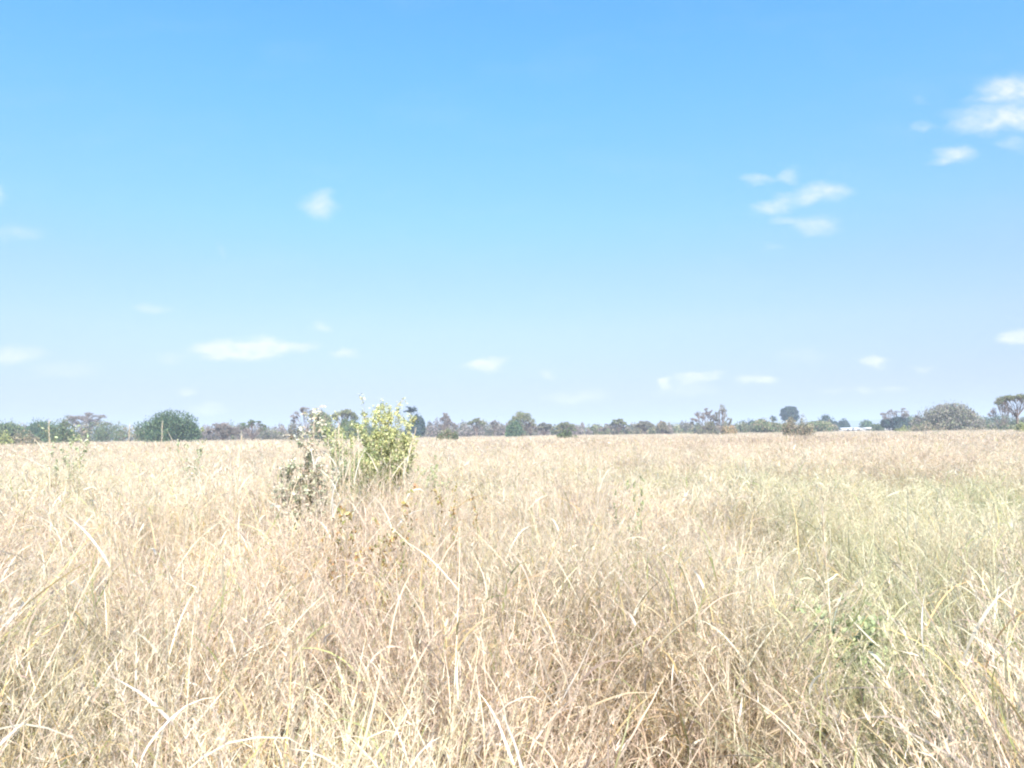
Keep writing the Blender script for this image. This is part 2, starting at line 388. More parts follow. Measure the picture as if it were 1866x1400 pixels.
def mid_tuft(rad, n, wmul, leaf, seed):
    a = Acc()
    r = rng.uniform(0, 1, n) ** .5 * rad; th = rng.uniform(0, 6.283, n)
    base = np.stack([r * np.cos(th), r * np.sin(th), np.zeros(n)], 1)
    Ln = rng.uniform(.55, 1.05, n)
    P = blades(a, base, rng.uniform(0, 6.283, n), np.abs(rng.normal(.12, .14, n)), rng.gamma(1.7, .30, n), Ln, rng.uniform(.003, .006, n) * wmul, 4,
               pick(n, [STRAW, PALE, PINK, GREY, GOLD, GRN], [4, 4, 4, 2, 2, 1]), prof=4)
    b, s = on_curves(P, leaf, .3, .95); k = len(b)
    blades(a, b, rng.uniform(0, 6.283, k), rng.uniform(.1, 1.4, k), rng.gamma(2, .5, k), rng.uniform(.08, .24, k), rng.uniform(.005, .010, k) * wmul, 2,
           pick(k, [STRAW, PALE, PINK, GREY, GOLD, GRN, WHT], [4, 4, 4, 2, 2, 1.4, 1.2]))
    b, s = on_curves(P, seed, .7, 1); k = len(b)
    blades(a, b, rng.uniform(0, 6.283, k), rng.uniform(.1, 1.2, k), rng.uniform(0, 1, k), rng.uniform(.03, .07, k), rng.uniform(.005, .009, k) * wmul, 1,
           pick(k, [PINK, PALE, STRAW, WHT], [4, 4, 2, 1]))
    return a

c_near = bpy.data.collections.new('near tufts'); c_mid = bpy.data.collections.new('mid tufts'); c_far = bpy.data.collections.new('far tufts'); c_low = bpy.data.collections.new('low tufts')
ci = 0
for kind, cnt in (('broad', 5), ('fine', 8), ('leafy', 8), ('plume', 6), ('stalk', 4)):       # indices 0-4, 5-12, 13-20, 21-26
    for q in range(cnt):
        add_src(c_near, 'tuft_%02d' % ci, near_tuft(kind)); ci += 1
for q in range(6): add_src(c_low, 'low_%02d' % q, short_tuft())
for q in range(12): add_src(c_mid, 'mid_%02d' % q, mid_tuft(.35, 45, 1.1, 4, 5))
for q in range(10): add_src(c_far, 'far_%02d' % q, mid_tuft(1.3, 200, 4.2, 2, 2))

def gn_scatter(name, pts, rot, scl, idx, green, brown, coll, label):
    me = bpy.data.meshes.new(name)
    n = len(pts); me.vertices.add(n); me.vertices.foreach_set('co', pts.astype(np.float32).ravel())
    for nm, ty, dat, fld in (('rot', 'FLOAT_VECTOR', rot, 'vector'), ('scl', 'FLOAT_VECTOR', scl, 'vector'), ('idx', 'INT', idx, 'value'),
                             ('green', 'FLOAT', green, 'value'), ('brown', 'FLOAT', brown, 'value')):
        a = me.attributes.new(nm, ty, 'POINT')
        a.data.foreach_set(fld, np.ascontiguousarray(dat.astype(np.int32 if ty == 'INT' else np.float32)).ravel())
    me.materials.append(M_GRASS)
    o = obj(name, me)
    g = bpy.data.node_groups.new(name, 'GeometryNodeTree')
    g.interface.new_socket('Geometry', in_out='INPUT', socket_type='NodeSocketGeometry')
    g.interface.new_socket('Geometry', in_out='OUTPUT', socket_type='NodeSocketGeometry')
    n_ = g.nodes.new; gi = n_('NodeGroupInput'); go = n_('NodeGroupOutput'); iop = n_('GeometryNodeInstanceOnPoints'); cf = n_('GeometryNodeCollectionInfo')
    cf.inputs['Collection'].default_value = coll; cf.inputs['Separate Children'].default_value = True; cf.inputs['Reset Children'].default_value = True
    def na(nm, ty):
        x = n_('GeometryNodeInputNamedAttribute'); x.data_type = ty; x.inputs['Name'].default_value = nm; return x.outputs['Attribute']
    lk = g.links.new
    lk(gi.outputs[0], iop.inputs['Points']); lk(cf.outputs[0], iop.inputs['Instance']); iop.inputs['Pick Instance'].default_value = True
    lk(na('idx', 'INT'), iop.inputs['Instance Index'])
    er = n_('FunctionNodeEulerToRotation'); lk(na('rot', 'FLOAT_VECTOR'), er.inputs[0]); lk(er.outputs[0], iop.inputs['Rotation'])
    lk(na('scl', 'FLOAT_VECTOR'), iop.inputs['Scale'])
    lk(iop.outputs[0], go.inputs[0])
    md = o.modifiers.new('scatter', 'NODES'); md.node_group = g
    return tag(o, label, 'grass', kind='stuff')

def ground_at(px, py, z=.55):
    d = ray(px, py); k = (EYE - z) / -d.z; return (d.x * k, d.y * k)

# green and brown patches of the field: (pixel x, pixel y, radius x, radius y in pixels, amount)
GREEN = [(1560, 868, 280, 20, .42), (1800, 905, 170, 40, .62), (1560, 1140, 110, 70, .65), (1830, 1180, 130, 150, .55), (1500, 930, 170, 24, .40), (1300, 870, 150, 16, .35),
         (1650, 1020, 260, 90, .38), (1500, 1100, 260, 160, .22), (1760, 1330, 200, 120, .35), (140, 1230, 140, 120, .55), (90, 900, 150, 35, .35), (640, 1290, 60, 90, .5),
         (960, 1060, 110, 40, .35), (900, 880, 120, 14, .4), (1120, 860, 120, 12, .3), (330, 950, 90, 30, .2), (30, 1370, 160, 60, .4), (700, 1380, 120, 60, .3)]
BROWN = [(700, 1000, 100, 55, .5), (1080, 1280, 150, 120, .9), (1420, 1265, 140, 85, .85), (1200, 960, 130, 25, .3), (350, 1080, 100, 45, .35), (600, 900, 90, 20, .3), (1000, 1390, 200, 50, .4),
         (1500, 806, 330, 8, .4), (1100, 815, 260, 6, .25), (1700, 835, 120, 7, .35), (480, 1180, 120, 50, .3), (880, 930, 90, 16, .3)]
def fields(P, z=.8):
    """project the points (raised to z) and read the patch lists in picture coordinates of the world as it stands"""
    Rm = np.array(CAMROT).T
    q = (np.stack([P[:, 0], P[:, 1], np.full(len(P), z - EYE)], 1)) @ Rm.T
    ok = q[:, 2] < -.05; d = np.where(ok, -q[:, 2], 1)
    px = W0 / 2 + q[:, 0] / d * FPX; py = H0 / 2 - q[:, 1] / d * FPX
    def f(lst):
        v = np.zeros(len(P))
        for x, y, a, b, s in lst: v += s * np.exp(-(((px - x) / a) ** 2 + ((py - y) / b) ** 2))
        return np.clip(v * ok, 0, 1)
    return px, py, f(GREEN), f(BROWN)

def scatter_ring(r0, r1, half, dens, seed):
    g = np.random.default_rng(seed); A = (r1 * r1 - r0 * r0) * half; n = int(A * dens)
    r = np.sqrt(g.uniform(r0 * r0, r1 * r1, n)); th = g.uniform(-half, half, n)
    return np.stack([r * np.sin(th), r * np.cos(th), np.zeros(n)], 1), g

def tussocks(r0, r1, half, dens, seed, per=9, sig=.13, loose=.3):
    C, g = scatter_ring(r0, r1, half, dens * (1 - loose) / per, seed)
    k = g.poisson(per, len(C)); ci_ = np.repeat(np.arange(len(C)), k)
    off = g.normal(0, 1, (len(ci_), 2)) * sig * g.uniform(.7, 1.5, len(C))[ci_][:, None]
    cl = g.normal(0, .085, (len(C), 2))[ci_]; P = C[ci_].copy(); P[:, :2] += off; off = off * 1.3 + cl; hh = g.uniform(.78, 1.22, len(C))[ci_]
    Q, _ = scatter_ring(r0, r1, half, dens * loose, seed + 500)
    P = np.concatenate([P, Q]); off = np.concatenate([off, np.zeros((len(Q), 2))]); hh = np.concatenate([hh, np.full(len(Q), .82)])
    ok = np.hypot(P[:, 0], P[:, 1]) > r0 * .98
    return P[ok], off[ok], hh[ok], g

def lowfreq(P, s, ph=0.0):
    x, y = P[:, 0] * s, P[:, 1] * s
    return (np.sin(x * 1.3 + 1.7 * np.sin(y * .9 + ph) + ph) + np.sin(y * 1.7 + 1.3 * np.sin(x * 1.1 + 2 + ph)) + np.sin((x + y) * .6 + ph * 2)) / 3

def thicket(r0, r1, half, dens, seed, coll, ncoll, name, label, hscale=1.0, avoid=0.0, pick_idx=None, tilt=.12, wscale=1.0, zbase=0.0, clump=None):
    if clump: P, off, hh, g = tussocks(r0, r1, half, dens, seed, *clump)
    else:
        P, g = scatter_ring(r0, r1, half, dens, seed); off = np.zeros((len(P), 2)); hh = np.ones(len(P))
    n = len(P)
    px, py, gr, br = fields(P)
    keep = np.ones(n, bool); gap = np.zeros(n)
    if avoid:      # the trodden gaps where the stems thin out
        for (x, y, a, b, s) in ((1075, 1330, 160, 150, .99), (1090, 1560, 190, 200, .85), (1430, 1280, 130, 100, .97), (1530, 1165, 60, 40, .9), (965, 1190, 70, 45, .8), (630, 1030, 60, 50, .6), (370, 1080, 100, 50, .6), (240, 1330, 60, 50, .5), (760, 1200, 60, 60, .5)):
            w_ = s * np.exp(-(((px - x) / a) ** 2 + ((py - y) / b) ** 2)); gap = np.maximum(gap, w_); br = np.clip(br + .35 * w_, 0, 1)
            keep &= g.uniform(0, 1, n) > s * avoid * np.exp(-(((px - x) / a) ** 2 + ((py - y) / b) ** 2))
    P, gr, br, gap, off, hh, px, py = P[keep], gr[keep], br[keep], gap[keep], off[keep], hh[keep], px[keep], py[keep]; n = len(P)
    rr = np.hypot(P[:, 0], P[:, 1])
    lf = lowfreq(P, .5 if r1 < 50 else .09)
    h = hscale * (1 + .13 * lf + g.normal(0, .1, n))
    left = np.clip((-P[:, 0] / np.maximum(P[:, 1], .5) + .1) * 1.2, 0, 1)         # the grass stands taller on the left
    h *= 1 + .16 * left * (rr > 3.0)
    h *= 1 - .22 * np.clip(gr, 0, 1)
    h *= 1 - .25 * gap
    h *= hh * (1 + .36 * np.exp(-(((px - 610) / 130) ** 2 + ((py - 885) / 60) ** 2)) * (rr < 12))
    h = np.where(rr < 3.2, np.minimum(h, 1.12), h)
    h = np.clip(h, .45, 1.6)
    idx = g.integers(0, ncoll, n) if pick_idx is None else pick_idx(g, P, gr, n)
    relax = np.where(px < 690, 1.22, 1.0)
    if ncoll == 31: h = np.minimum(h, np.where(idx >= 27, .94, np.where(idx >= 21, 1.0, 1.14)) * relax)
    else: h = np.minimum(h, 1.28)
    scl = np.stack([np.full(n, 1.0) * wscale, np.full(n, 1.0) * wscale, h], 1) * g.uniform(.88, 1.12, n)[:, None]
    # blades of a tussock lean away from its middle: the tilt is applied in the world, the turn about z first
    za = g.uniform(0, 6.283, n); tx = g.normal(0, tilt, n) - off[:, 1] * 1.3; ty = g.normal(0, tilt, n) + off[:, 0] * 1.3
    rot = np.stack([np.cos(za) * tx + np.sin(za) * ty, -np.sin(za) * tx + np.cos(za) * ty, za], 1)
    gr = np.clip(gr * g.uniform(.3, 1.4, n) + np.clip(lowfreq(P, .8, 2) - .35, 0, 1) * .35, 0, .95)
    br = np.clip(br * g.uniform(.3, 1.4, n) + np.clip(lowfreq(P, .37, 4) - .35, 0, 1) * .35 * np.where(px < 700, .3, 1), 0, .9)
    P[:, 2] = zbase
    return gn_scatter(name, P, rot, scl, idx, gr, br, coll, label)

def near_idx(g, P, gr, n):
    u = g.uniform(0, 1, n)
    side = P[:, 0] / np.maximum(P[:, 1], .3)
    pb = np.where(side < -.15, .18, .08)
    out = np.where(u < pb, g.integers(0, 5, n), np.where(u < .42, g.integers(5, 13, n), np.where(u < .80, g.integers(13, 21, n), g.integers(21, 27, n))))
    out = np.where(g.uniform(0, 1, n) < np.where(side < -.05, .10, .03), g.integers(27, 31, n), out)
    return out

thicket(1.45, 9, .95, 25, 11, c_near, 31, 'dry_grass', 'tangled knee to waist high dry straw grass filling the foreground', avoid=1, pick_idx=near_idx, tilt=.12, clump=(10, .13, .3))
thicket(1.0, 9, .95, 16, 12, c_low, 6, 'grass_litter', 'short brown matted grass litter on the soil under the tall dry grass', hscale=1, avoid=.5)
thicket(8.5, 40, .85, 7, 13, c_mid, 12, 'dry_grass', 'pale dry grass of the middle of the field with seed heads', hscale=1.0, clump=(6, .3, .4))
thicket(38, 330, .80, .42, 14, c_far, 10, 'dry_grass', 'smooth pinkish cream dry grass far across the field up to the tree line', hscale=.95)

# ------------------------------------------------------------------ trees and bushes
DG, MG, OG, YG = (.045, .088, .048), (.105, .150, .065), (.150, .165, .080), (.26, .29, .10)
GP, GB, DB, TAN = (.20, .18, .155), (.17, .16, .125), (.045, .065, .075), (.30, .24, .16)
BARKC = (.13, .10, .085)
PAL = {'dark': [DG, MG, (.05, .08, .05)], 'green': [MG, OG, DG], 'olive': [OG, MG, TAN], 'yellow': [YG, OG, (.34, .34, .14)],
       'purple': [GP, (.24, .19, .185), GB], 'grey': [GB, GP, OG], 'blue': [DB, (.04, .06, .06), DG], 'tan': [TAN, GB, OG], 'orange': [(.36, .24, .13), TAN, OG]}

def dims(xc, w, ytop, ycb, D):
    global rng
    rng = np.random.default_rng(int(abs(xc) * 13 + abs(ytop) * 7 + D))
    c = at(xc, ytop, D); H = c.z; zb = at(xc, ycb, D).z
    return c.x, H, max(.1, zb), w / FPX * D * .5

def lobe_leaves(acc, cen, rad, n, size, cols, wts, shell=.55, aspect=1.8, up=0):
    d = nrm(rng.normal(0, 1, (n, 3))); r = (shell + (1 - shell) * rng.uniform(0, 1, (n, 1)) ** .5)
    r = r * (1 + rng.normal(0, .09, (n, 1)))
    p = cen + d * r * rad
    cards(acc, p, size * rng.uniform(.6, 1.4, n), pick(n, cols, wts, .22), aspect, up)

def dense_crown(acc, H, zb, hw, depth, pal, D, lobes=26, dens=1.0):
    """many lobes on the outside of a dome, each its own clump, so light and shade and gaps appear"""
    cz = zb + (H - zb) * .45; hz = (H - zb) * .5
    ls = .0019 * D * .8
    for k in range(lobes):
        d = nrm(rng.normal(0, 1, (1, 3)))[0]; d[2] = abs(d[2]) * 1.15 - .4; f = rng.uniform(.4, .82)
        rad = rng.uniform(.26, .40)
        cen = np.array([d[0] * hw * f, d[1] * depth * f, cz + d[2] * hz * f * 1.0])
        rv = np.array([hw * rad, depth * rad, hz * rad * 1.05])
        cen[2] = min(cen[2], H - rv[2] * rng.uniform(.9, 1.25))
        lobe_leaves(acc, cen, rv, int(260 * dens), ls, PAL[pal], [4, 3, 2])
    # loose sprigs outside
    n = int(110 * dens); d = nrm(rng.normal(0, 1, (n, 3))); d[:, 2] = np.abs(d[:, 2])
    p = np.array([0, 0, cz]) + d * np.array([hw, depth, hz * 1.05]) * rng.uniform(.80, .95, (n, 1))
    p[:, 2] = np.minimum(p[:, 2], H * 1.02)
    cards(acc, p, ls * .8, pick(n, PAL[pal], [3, 3, 3], .2), 2.2)

def make_plant(kind, name, label, cat, xc, w, ytop, ycb, D, pal, group=None, dens=1.0, lean=0.0):
    x, H, zb, hw = dims(xc, w, ytop, ycb, D)
    t = thing(name, (x, D, 0), label, cat, group)
    tr = Acc(); cr = Acc(); ls = .0016 * D * .75
    bc = np.array(BARKC) * rng.uniform(.7, 1.3)
    if kind == 'round':
        for k in range(5):
            e = np.array([rng.uniform(-.5, .5) * hw, rng.uniform(-.4, .4) * hw, zb + (H - zb) * rng.uniform(.3, .6)])
            p = branch((rng.normal(0, .15), rng.normal(0, .15), 0), e); tube(tr, p, np.linspace(.12 + hw * .03, .04, len(p)), bc)
        dense_crown(cr, H, zb, hw, hw * .9, pal, D, 44 if w > 60 else 17, dens * (1 if w > 60 else 1.6))
    elif kind == 'bush':
        for k in range(5):
            e = np.array([rng.uniform(-.6, .6) * hw, rng.uniform(-.4, .4) * hw, H * rng.uniform(.5, .8)])
            p = branch((rng.normal(0, .2), rng.normal(0, .2), 0), e); tube(tr, p, np.linspace(.06, .015, len(p)), bc, 5)
        nl = 12
        for k in range(nl):
            u = rng.uniform(-.75, .75); hz = H * (1 - .45 * u * u) * rng.uniform(.6, 1.0)
            rv = np.array([hw * rng.uniform(.2, .38), hw * .35, hz * rng.uniform(.28, .42)])
            lobe_leaves(cr, np.array([u * hw, rng.uniform(-.5, .5) * hw, max(hz - rv[2], rv[2] * .6)]), rv, int(240 * dens), ls * 1.2, PAL[pal], [4, 3, 2], .35)
    elif kind in ('acacia', 'sparse', 'umbrella'):
        # trunk that forks, flat tiers of fine foliage
        fork = np.array([lean * hw * .2, 0, zb * rng.uniform(.35, .6) + .3])
        p = branch((0, 0, 0), fork, 4, 0, .03); tube(tr, p, np.linspace(.028 * H + .05, .02 * H + .04, len(p)), bc, 8)
        npad = {'acacia': 30, 'sparse': 19, 'umbrella': 20}[kind]
        for k in range(npad):
            u = -1 + 2 * (k + rng.uniform(.1, .9)) / npad if kind != 'acacia' else rng.uniform(-.85, .85)
            v = rng.uniform(-.75, .75)
            env = max(0.0, 1 - .85 * u * u - .15 * v * v)
            if kind == 'umbrella': zt = H - (1 - env) * (H - zb) * .55
            elif kind == 'sparse': zt = zb + (H - zb) * (.25 + .75 * env * rng.uniform(.45, 1.0))
            else: zt = zb + (H - zb) * np.clip((env - rng.uniform(0, .10)) * rng.uniform(.45, 1.06), .08, 1)
            sx = hw * {'acacia': .25, 'sparse': .20, 'umbrella': .27}[kind] * rng.uniform(.5, 1.35) * (1 - .35 * abs(u))
            sz = (H - zb) * {'acacia': .12, 'sparse': .06, 'umbrella': .15}[kind] * rng.uniform(.6, 1.5)
            uu = np.clip(u, -1 + sx / hw, 1 - sx / hw)
            cen = np.array([uu * hw + lean * hw * .2, v * hw * .8, zt - sz])
            pb = branch(fork + rng.normal(0, .05, 3), cen, 5, .10, .04)
            tube(tr, pb, np.linspace(.0065 * H + .02, .015, len(pb)), bc, 5)
            for j in range(7):                                                # twigs that fan out under the tier
                e = cen + np.array([rng.uniform(-1, 1) * sx, rng.uniform(-1, 1) * sx, rng.uniform(-.2, .9) * sz])
                q = branch(pb[3], e, 3, .05, .05); tube(tr, q, np.linspace(.03, .012, 3), bc, 4)
            nn = int({'acacia': 210, 'sparse': 110, 'umbrella': 300}[kind] * dens)
            r = np.sqrt(rng.uniform(0, 1, nn)); th = rng.uniform(0, 6.283, nn)
            lump = 1 + .25 * np.sin(th * 3 + k) + .15 * np.sin(th * 7 + 2 * k)
            pp = cen + np.stack([r * np.cos(th) * sx * lump, r * np.sin(th) * sx * lump * .9,
                                 (1 - r * r) * sz * rng.uniform(-.1, 1, nn) + rng.normal(0, .3, nn) * sz + r * np.cos(th + k) * sz * rng.uniform(-.8, .8)], 1)
            cards(cr, pp, ls * .8 * rng.uniform(.6, 1.3, nn), pick(nn, PAL[pal], [4, 3, 2], .2), 2.0)
    elif kind == 'palm':
        p = branch((0, 0, 0), (0.1, 0, H - .9), 6, 0, .01); tube(tr, p, np.linspace(.16, .10, len(p)), bc, 8)
        n = 26; azs = rng.uniform(0, 6.283, n)
        P = blades(cr, np.tile(np.array([.1, 0, H - .9]), (n, 1)), azs, rng.uniform(.2, 1.4, n), rng.uniform(.4, 1.3, n), np.full(n, hw * 1.25), np.full(n, .5), 5, pick(n, PAL[pal], [1, 1, 1], .1))
        b, s = on_curves(P, 26, .2, 1); k = len(b)
        blades(cr, b, rng.uniform(0, 6.283, k), rng.uniform(.8, 2.0, k), rng.uniform(.1, .7, k), np.full(k, .5), np.full(k, .12), 2, pick(k, PAL[pal], [1, 1, 1], .1))
    elif kind == 'tall':
        p = branch((0, 0, 0), (0, 0, H * .85), 6, 0, .01); tube(tr, p, np.linspace(.25, .06, len(p)), bc, 8)
        for k in range(34):
            s = (k + .5) / 34; zc = zb + (H - zb) * (.1 + .8 * s); ww = hw * (.35 + .6 * math.sin(math.pi * min(1, .25 + .7 * s))) 
            a_ = rng.uniform(0, 6.283); cen = np.array([math.cos(a_) * ww * .5, math.sin(a_) * ww * .5, zc])
            lobe_leaves(cr, cen, np.array([hw * .38, hw * .38, (H - zb) * .14]), int(200 * dens), ls, PAL[pal], [4, 3, 2], .3)
            q = branch((0, 0, zc - .5), cen, 4); tube(tr, q, np.linspace(.07, .03, 4), bc, 5)
    V = np.concatenate(cr.v); c_ = V.reshape(-1, 4, 3).mean(1) if kind != 'palm' else V
    z0, z1 = np.percentile(c_[:, 2], .6), np.percentile(c_[:, 2], 99.0); x0, x1 = np.percentile(c_[:, 0], 1.0), np.percentile(c_[:, 0], 99.0)
    zt = .08 * H if kind == 'bush' else min(zb, .14 * H) if kind == 'round' else zb
    kz = (H - zt) / (z1 - z0); kx = 2 * hw / (x1 - x0)
    for q in tr.v: q[:, 0] = (q[:, 0] - (x0 + x1) / 2) * kx + (x0 + x1) / 2 * 0; q[:, 2] = np.where(q[:, 2] > z0, H + (q[:, 2] - z1) * kz, q[:, 2] * zt / max(z0, .1))
    for q in cr.v: q[:, 0] = (q[:, 0] - (x0 + x1) / 2) * kx; q[:, 2] = H + (q[:, 2] - z1) * kz
    obj('trunk' if kind != 'bush' else 'stem', tr.mesh('trunk', M_BARK, True), t)
    obj('crown' if kind != 'bush' else 'foliage', cr.mesh('crown', M_CROWN), t)
    return t

def stems_name(): return 'stem'
T = make_plant
# (kind, name, label, category, x, width, top, crown base, distance, palette)
T('round', 'round_tree', 'dense rounded dark green tree standing alone at the left edge of the field', 'tree', 309, 99, 753, 800, 120, 'dark', dens=1.5)
T('acacia', 'acacia_tree', 'grey purple spreading flat-topped tree rising above the hedge left of the round green tree', 'tree', 158, 76, 753, 776, 170, 'purple')
T('bush', 'leafy_tree', 'mid green leafy bush with a rounded top left of the grey purple acacia', 'bush', 108, 52, 765, 800, 110, 'green', dens=1.3)
T('round', 'leafy_tree', 'dark green bushy tree at the far left edge of the picture', 'tree', 22, 60, 772, 798, 140, 'green', dens=.9)
T('round', 'leafy_tree', 'dark green bushy tree second from the left picture edge', 'tree', 70, 56, 770, 796, 150, 'dark', dens=.9)
T('bush', 'yellow_bush', 'low yellowish bush in front of the dark trees at far left', 'bush', 45, 44, 789, 806, 90, 'tan')
T('bush', 'pale_bush', 'low pale green bush cut by the left picture edge', 'bush', 4, 40, 788, 808, 88, 'yellow')
T('acacia', 'acacia_tree', 'grey brown dome-topped acacia just right of the round green tree', 'tree', 407, 52, 772, 792, 140, 'purple')
T('sparse', 'feathery_tree', 'thin feathery green tree with spiky top left of the flowering shrub', 'tree', 460, 52, 766, 785, 150, 'green', dens=1.4)
T('sparse', 'acacia_tree', 'purple grey sparse acacia behind the flowering shrub', 'tree', 558, 50, 743, 768, 170, 'purple', dens=1.5)
T('round', 'leafy_tree', 'olive brown rounded tree between purple acacia and flat-topped acacia', 'tree', 585, 42, 753, 790, 150, 'olive')
T('umbrella', 'acacia_tree', 'flat-topped olive acacia left of the yellow-green shrub', 'tree', 629, 46, 747, 765, 160, 'olive')
T('round', 'leafy_tree', 'dull green rounded tree under the flat-topped acacia left of the yellow-green shrub', 'tree', 638, 40, 766, 790, 150, 'green')
T('bush', 'leafy_bush', 'grey green bush behind the top of the flowering shrub', 'bush', 535, 46, 772, 795, 140, 'grey')
T('palm', 'palm_tree', 'small palm with a thin bare trunk above the dark round bush', 'palm', 748, 24, 741, 752, 190, 'blue')
T('round', 'round_tree', 'dark blue green round tree under the small palm', 'tree', 757, 32, 758, 788, 170, 'blue')
T('sparse', 'acacia_tree', 'thin brown acacia with a small tilted flat crown right of the palm', 'tree', 811, 20, 753, 768, 180, 'purple', dens=1.5)
T('sparse', 'acacia_tree', 'faint purple low sparse tree below the small tilted acacia', 'tree', 818, 36, 766, 785, 185, 'purple')
T('bush', 'leafy_bush', 'brown green bush in the field, nearest of the bushes right of the palm', 'bush', 815, 38, 784, 800, 95, 'olive', dens=1.3)
T('acacia', 'acacia_tree', 'olive acacia with an uneven two-tier top left of the tall layered acacia', 'tree', 868, 32, 763, 774, 190, 'olive')
T('sparse', 'bare_tree', 'tiny nearly bare grey tree left of the tall layered acacia', 'tree', 901, 14, 766, 776, 200, 'purple')
T('acacia', 'acacia_tree', 'tallest layered olive brown acacia near the picture centre', 'tree', 950, 48, 751, 776, 165, 'olive', dens=1.1)
T('round', 'round_tree', 'dark green bush hugging the left foot of the layered central acacia', 'bush', 937, 28, 770, 792, 160, 'dark')
T('sparse', 'bare_tree', 'purple grey thin tree at the right foot of the layered central acacia', 'tree', 966, 24, 765, 784, 168, 'purple')
T('acacia', 'acacia_tree', 'grey green low acacia right of the layered central acacia', 'tree', 991, 32, 771, 786, 180, 'grey')
T('acacia', 'acacia_tree', 'olive green acacia with pointed top behind the small field bush', 'tree', 1030, 38, 770, 788, 170, 'olive')
T('bush', 'leafy_bush', 'dark green small bush in the field, in front of the pointed olive acacia', 'bush', 1034, 40, 784, 799, 100, 'green', dens=1.1)
T('acacia', 'acacia_tree', 'olive flat dome acacia with purple skirt right of centre', 'tree', 1127, 28, 764, 775, 190, 'olive')
T('sparse', 'bare_tree', 'purple grey thin tree hugging the flat dome acacia right of centre', 'tree', 1118, 58, 772, 786, 192, 'purple')
T('acacia', 'acacia_tree', 'dark brown wide flat acacia between the flat dome acacia and pinkish tree', 'tree', 1174, 34, 768, 778, 185, 'grey')
T('acacia', 'pink_tree', 'pinkish tan airy tree right of the dark brown wide acacia', 'tree', 1207, 20, 768, 786, 190, 'tan')
T('bush', 'leafy_bush', 'small purple brown bush just right of the pinkish tan tree', 'bush', 1219, 12, 776, 790, 190, 'purple')
T('sparse', 'acacia_tree', 'wide pinkish brown acacia with slanting tiers left of the tallest thin acacia', 'tree', 1284, 50, 745, 774, 150, 'purple', dens=1.7, lean=.4)
T('sparse', 'acacia_tree', 'tall thin acacia with curved branches and open tufts', 'tree', 1315, 36, 739, 780, 150, 'grey', dens=1.1)
T('round', 'leafy_tree', 'dark grey green bush under the wide pinkish acacia', 'bush', 1290, 34, 771, 792, 140, 'grey')
T('bush', 'leafy_bush', 'orange tan bush at the foot of the tall thin acacia', 'bush', 1328, 28, 777, 793, 140, 'orange')
T('round', 'dark_tree', 'flat dark blue green tree left of the lone dark tower-like tree', 'tree', 1367, 46, 769, 786, 230, 'blue')
T('palm', 'palm_tree', 'tiny dark palm just left of the lone dark tower-like tree', 'palm', 1409, 12, 758, 768, 260, 'blue')
T('tall', 'dark_tree', 'lone dark blue tower-like tree above the green bushes', 'tree', 1438, 30, 742, 768, 260, 'blue', dens=1.3)
T('round', 'leafy_tree', 'broad green mound of bush left of the brown near bush', 'bush', 1403, 60, 766, 788, 180, 'olive')
T('bush', 'leafy_bush', 'olive brown bush standing in the grass before the dark tower-like tree', 'bush', 1452, 50, 762, 799, 85, 'tan', dens=1.5)
T('round', 'leafy_tree', 'dull green mound of bush right of the brown near bush', 'bush', 1487, 56, 769, 788, 190, 'olive')
T('round', 'dark_tree', 'dark blue green clumped tree above the pale buildings hedge', 'tree', 1507, 34, 760, 780, 230, 'blue')
T('round', 'dark_tree', 'small dark round tree behind the leftmost white house', 'tree', 1537, 20, 768, 782, 250, 'blue')
T('round', 'leafy_tree', 'small dark green tree with pointed top between the white houses', 'tree', 1581, 22, 769, 780, 260, 'dark')
T('bush', 'leafy_bush', 'green hedge bush between the middle and right white houses', 'bush', 1598, 26, 774, 790, 210, 'green')
T('bush', 'pale_bush', 'pale yellow green bush right of the rightmost white house', 'bush', 1645, 26, 779, 791, 160, 'yellow')
T('sparse', 'acacia_tree', 'sparse purple acacia with wide thin tiers left of the large grey acacia', 'tree', 1637, 64, 745, 764, 190, 'purple', dens=1.2)
T('round', 'dark_tree', 'dark blue green tree below the sparse purple acacia', 'tree', 1633, 46, 762, 785, 190, 'blue')
T('round', 'acacia_tree', 'large broad grey brown acacia with a peaked dome on the right', 'tree', 1722, 112, 739, 775, 150, 'grey', dens=1.3)
T('round', 'leafy_tree', 'dark green bush filling the foot of the large grey acacia, left half', 'bush', 1700, 60, 764, 790, 155, 'green')
T('round', 'leafy_tree', 'dark green bush filling the foot of the large grey acacia, right half', 'bush', 1752, 60, 764, 790, 155, 'green')
T('sparse', 'bare_tree', 'faint purple bare tree just left of the tall umbrella acacia', 'tree', 1826, 40, 733, 760, 150, 'purple', dens=.9)
T('umbrella', 'umbrella_acacia', 'tall umbrella acacia with a slim dark trunk at the right picture edge', 'tree', 1851, 66, 720, 736, 110, 'olive', dens=1.4)
T('bush', 'leafy_bush', 'bright green bush at the right picture edge beside the umbrella acacia trunk', 'bush', 1868, 30, 772, 792, 100, 'yellow')

